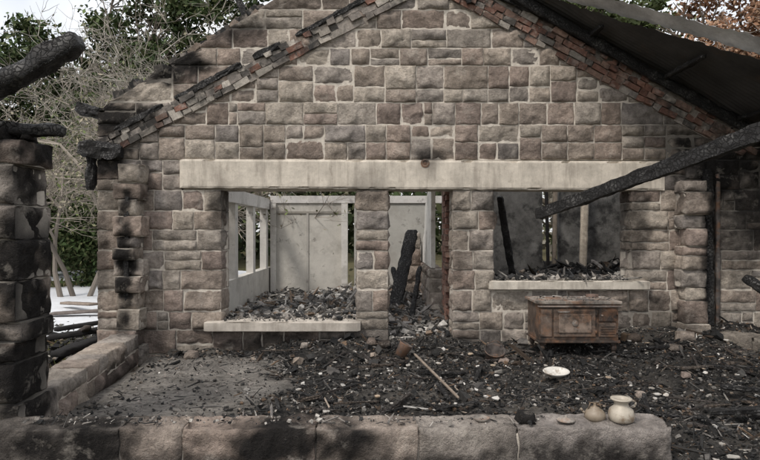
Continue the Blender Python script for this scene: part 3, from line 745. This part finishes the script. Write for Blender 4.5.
def leafy_tree(name,x,y,H,rad,cols=GREEN,nl=22000,size=.07,lev=3,bark=(.13,.11,.09),base=.25,clump=.5):
    e=empty(name); mb=MB(); tips=[]
    grow(mb,Vector((x,y,-.2)),Vector((random.uniform(-.08,.08),0,1)),H*.55,H*.02+.04,0,lev,bark,tips,nch=(5,7),up=.2)
    mb.build('trunk_and_limbs',M_bark,True,e)
    lf=MB()
    m=int(70*(rad/2.5)**1.2)
    cen=[]
    for _ in range(m):
        v=rng.normal(size=3); v/=np.linalg.norm(v); v*=rng.uniform(.35,1)**.6
        cen.append((x+v[0]*rad,y+v[1]*rad,H*(base+(1-base)*.5)+v[2]*H*(1-base)*.5))
    cen=np.array(cen+[tuple(t) for t in tips[:60]])
    k=nl//len(cen)
    for c in cen:
        r=clump*rng.uniform(.6,1.6)
        v=rng.normal(size=(k,3))*r*.6; v[:,2]*=.6
        sh=np.clip(.75+v[:,2]/r*.35,.4,1.3)*rng.uniform(.65,1.25)
        leaf_quads(lf,c+v,size,cols,sh)
    lf.build('foliage',M_leaf,False,e)
def bare_tree(name,x,y,H,col,lev=5,nch=(3,4),twigleaf=None,spread=.8,r=None,rmin=.005,stems=3):
    e=empty(name); mb=MB(); tips=[]
    for s in range(stems):
        grow(mb,Vector((x+random.uniform(-.3,.3),y+random.uniform(-.3,.3),-.2)),Vector((random.uniform(-.5,.5),random.uniform(-.3,.3),1)).normalized(),H*.42,r or .065,0,lev,col,tips,nch=nch,up=.12,spread=spread,rmin=rmin)
    mb.build('limbs_and_twigs',M_bark,False,e)
    if twigleaf:
        lf=MB(); C=np.array([tuple(t) for t in tips]); C=C+rng.normal(size=C.shape)*.1
        leaf_quads(lf,C,.045,twigleaf,np.ones(len(C))); lf.build('dry_leaves',M_leaf,False,e)
DL=[(.30,.27,.20),(.20,.20,.12),(.12,.15,.06)]
bare_tree('bare_tree',-5.0,5.0,7.4,(.31,.275,.235),twigleaf=DL,lev=5,nch=(3,4),stems=4)
bare_tree('bare_tree',-7.0,6.5,7.4,(.33,.29,.25),twigleaf=DL,nch=(3,4))
bare_tree('bare_tree',-9.6,8.5,6.5,(.30,.27,.23),twigleaf=DL,nch=(3,3))
bare_tree('bare_tree',-6.0,9.5,10.0,(.38,.35,.31),nch=(3,4),rmin=.007,stems=4,r=.05)
bare_tree('bare_tree',-9.0,12,11.0,(.36,.33,.29),nch=(3,4),rmin=.008,r=.06)
leafy_tree('evergreen_tree',-9.5,17.5,9.5,3.0,nl=32000,size=.11,base=.0)
leafy_tree('evergreen_tree',-14.5,15.5,10.0,3.2,nl=32000,size=.11,base=.0)
leafy_tree('evergreen_tree',-11.0,12.5,5.2,2.2,nl=20000,size=.08,base=.0)
leafy_tree('evergreen_tree',-8.0,10.5,3.4,1.4,nl=12000,size=.07,base=.0)
leafy_tree('evergreen_tree',-12.5,21.5,12.0,3.4,nl=28000,size=.14,base=.0)
leafy_tree('evergreen_tree',-7.4,20,14.0,2.8,nl=32000,size=.13,base=.05)
leafy_tree('evergreen_tree',9.2,16.5,13.0,3.0,nl=24000,size=.12,base=.1,cols=[(.12,.16,.06),(.16,.19,.09),(.09,.12,.045)])
leafy_tree('autumn_tree',11.6,12.0,10.4,2.0,nl=22000,size=.09,base=.1,cols=[(.38,.21,.13),(.46,.30,.20),(.30,.17,.11)])
leafy_tree('autumn_tree',15.5,15.0,12.0,2.4,nl=18000,size=.11,base=.1,cols=[(.36,.21,.13),(.40,.28,.19),(.28,.17,.11)])
bare_tree('bare_tree',7.5,14,12,(.3,.27,.24),rmin=.009)
bt=MB()
for i in range(150):
    a=random.uniform(-1.35,1.35); R=random.uniform(34,60); x=math.sin(a)*R; y=math.cos(a)*R-7
    h=random.uniform(6,11); m=480
    v=rng.normal(size=(m,3)); v[:,0]*=2.3; v[:,1]*=1.6; v[:,2]=rng.uniform(0,1,m)**.9*h
    v[:,0]*=(1-.6*v[:,2]/h)
    k=random.uniform(.7,1.4); col=random.choice([[(.07,.10,.04),(.10,.12,.06)],[(.2,.185,.15),(.26,.24,.2)],[(.06,.085,.035),(.09,.10,.05)]])
    leaf_quads(bt,v+np.array([x,y,-.2]),.36,col,np.full(m,k)*(.6+.5*v[:,2]/h))
bt.build('distant_trees',M_leaf)
gt=MB()
for _ in range(9000):
    x=random.uniform(-16,-3.8); y=random.uniform(-1,18)
    if ((x+7.6)/3.5)**2+((y-6)/5)**2<1 or ((x+8.5)/5)**2+((y-14)/2.6)**2<.9: continue
    b=len(gt.v); h=random.uniform(.05,.16); a=random.uniform(0,6.3); w=.012
    dx,dy=math.cos(a)*w,math.sin(a)*w; c=random.choice([(.09,.11,.04),(.16,.14,.07),(.12,.12,.05)])
    gt.v+=[(x-dx,y-dy,-.18),(x+dx,y+dy,-.18),(x+random.uniform(-.05,.05),y+random.uniform(-.05,.05),-.15+h)]; gt.c+=[c]*3; gt.f.append((b,b+1,b+2))
gt.build('grass',M_leaf)

# ---------------------------------------------------------------- light : thin bright overcast
az=math.radians(220); el=math.radians(52)
w=bpy.data.worlds.new('World'); scene.world=w; w.use_nodes=True; N=w.node_tree.nodes; L=w.node_tree.links
sky=N.new('ShaderNodeTexSky'); sky.sky_type='NISHITA'; sky.sun_disc=False; sky.sun_elevation=el; sky.sun_rotation=az
sky.air_density=1.0; sky.dust_density=4.0; sky.ozone_density=1.0
tc=N.new('ShaderNodeTexCoord'); cn=N.new('ShaderNodeTexNoise'); cn.inputs['Scale'].default_value=2.5; cn.inputs['Detail'].default_value=6
L.new(tc.outputs['Generated'],cn.inputs['Vector'])
cr=N.new('ShaderNodeMapRange'); cr.inputs['From Min'].default_value=.38; cr.inputs['From Max'].default_value=.6; cr.inputs['To Min'].default_value=.45; cr.inputs['To Max'].default_value=.92
L.new(cn.outputs['Fac'],cr.inputs['Value'])
mx=N.new('ShaderNodeMix'); mx.data_type='RGBA'; mx.inputs['B'].default_value=(9.0,9.05,9.15,1)
L.new(cr.outputs[0],mx.inputs['Factor']); L.new(sky.outputs[0],mx.inputs['A']); L.new(mx.outputs['Result'],N['Background'].inputs['Color'])
N['Background'].inputs['Strength'].default_value=.15
sl_=bpy.data.lights.new('sun','SUN'); sl_.energy=2.2; sl_.angle=math.radians(10); sl_.color=(1,.94,.86)
so_=bpy.data.objects.new('sun',sl_); scene.collection.objects.link(so_)
dv=Vector((math.sin(az)*math.cos(el),math.cos(az)*math.cos(el),math.sin(el)))
so_.rotation_euler=dv.to_track_quat('Z','Y').to_euler()
cam=bpy.data.cameras.new('camera'); cam.sensor_width=36; cam.lens=28.2; cam.clip_end=2000; cam.clip_start=.05
co=bpy.data.objects.new('camera',cam); scene.collection.objects.link(co); co.location=(0,-7.45,1.5); co.rotation_euler=(math.radians(90),0,0)
scene.camera=co
scene.view_settings.view_transform='Standard'; scene.view_settings.look='None'; scene.view_settings.exposure=0
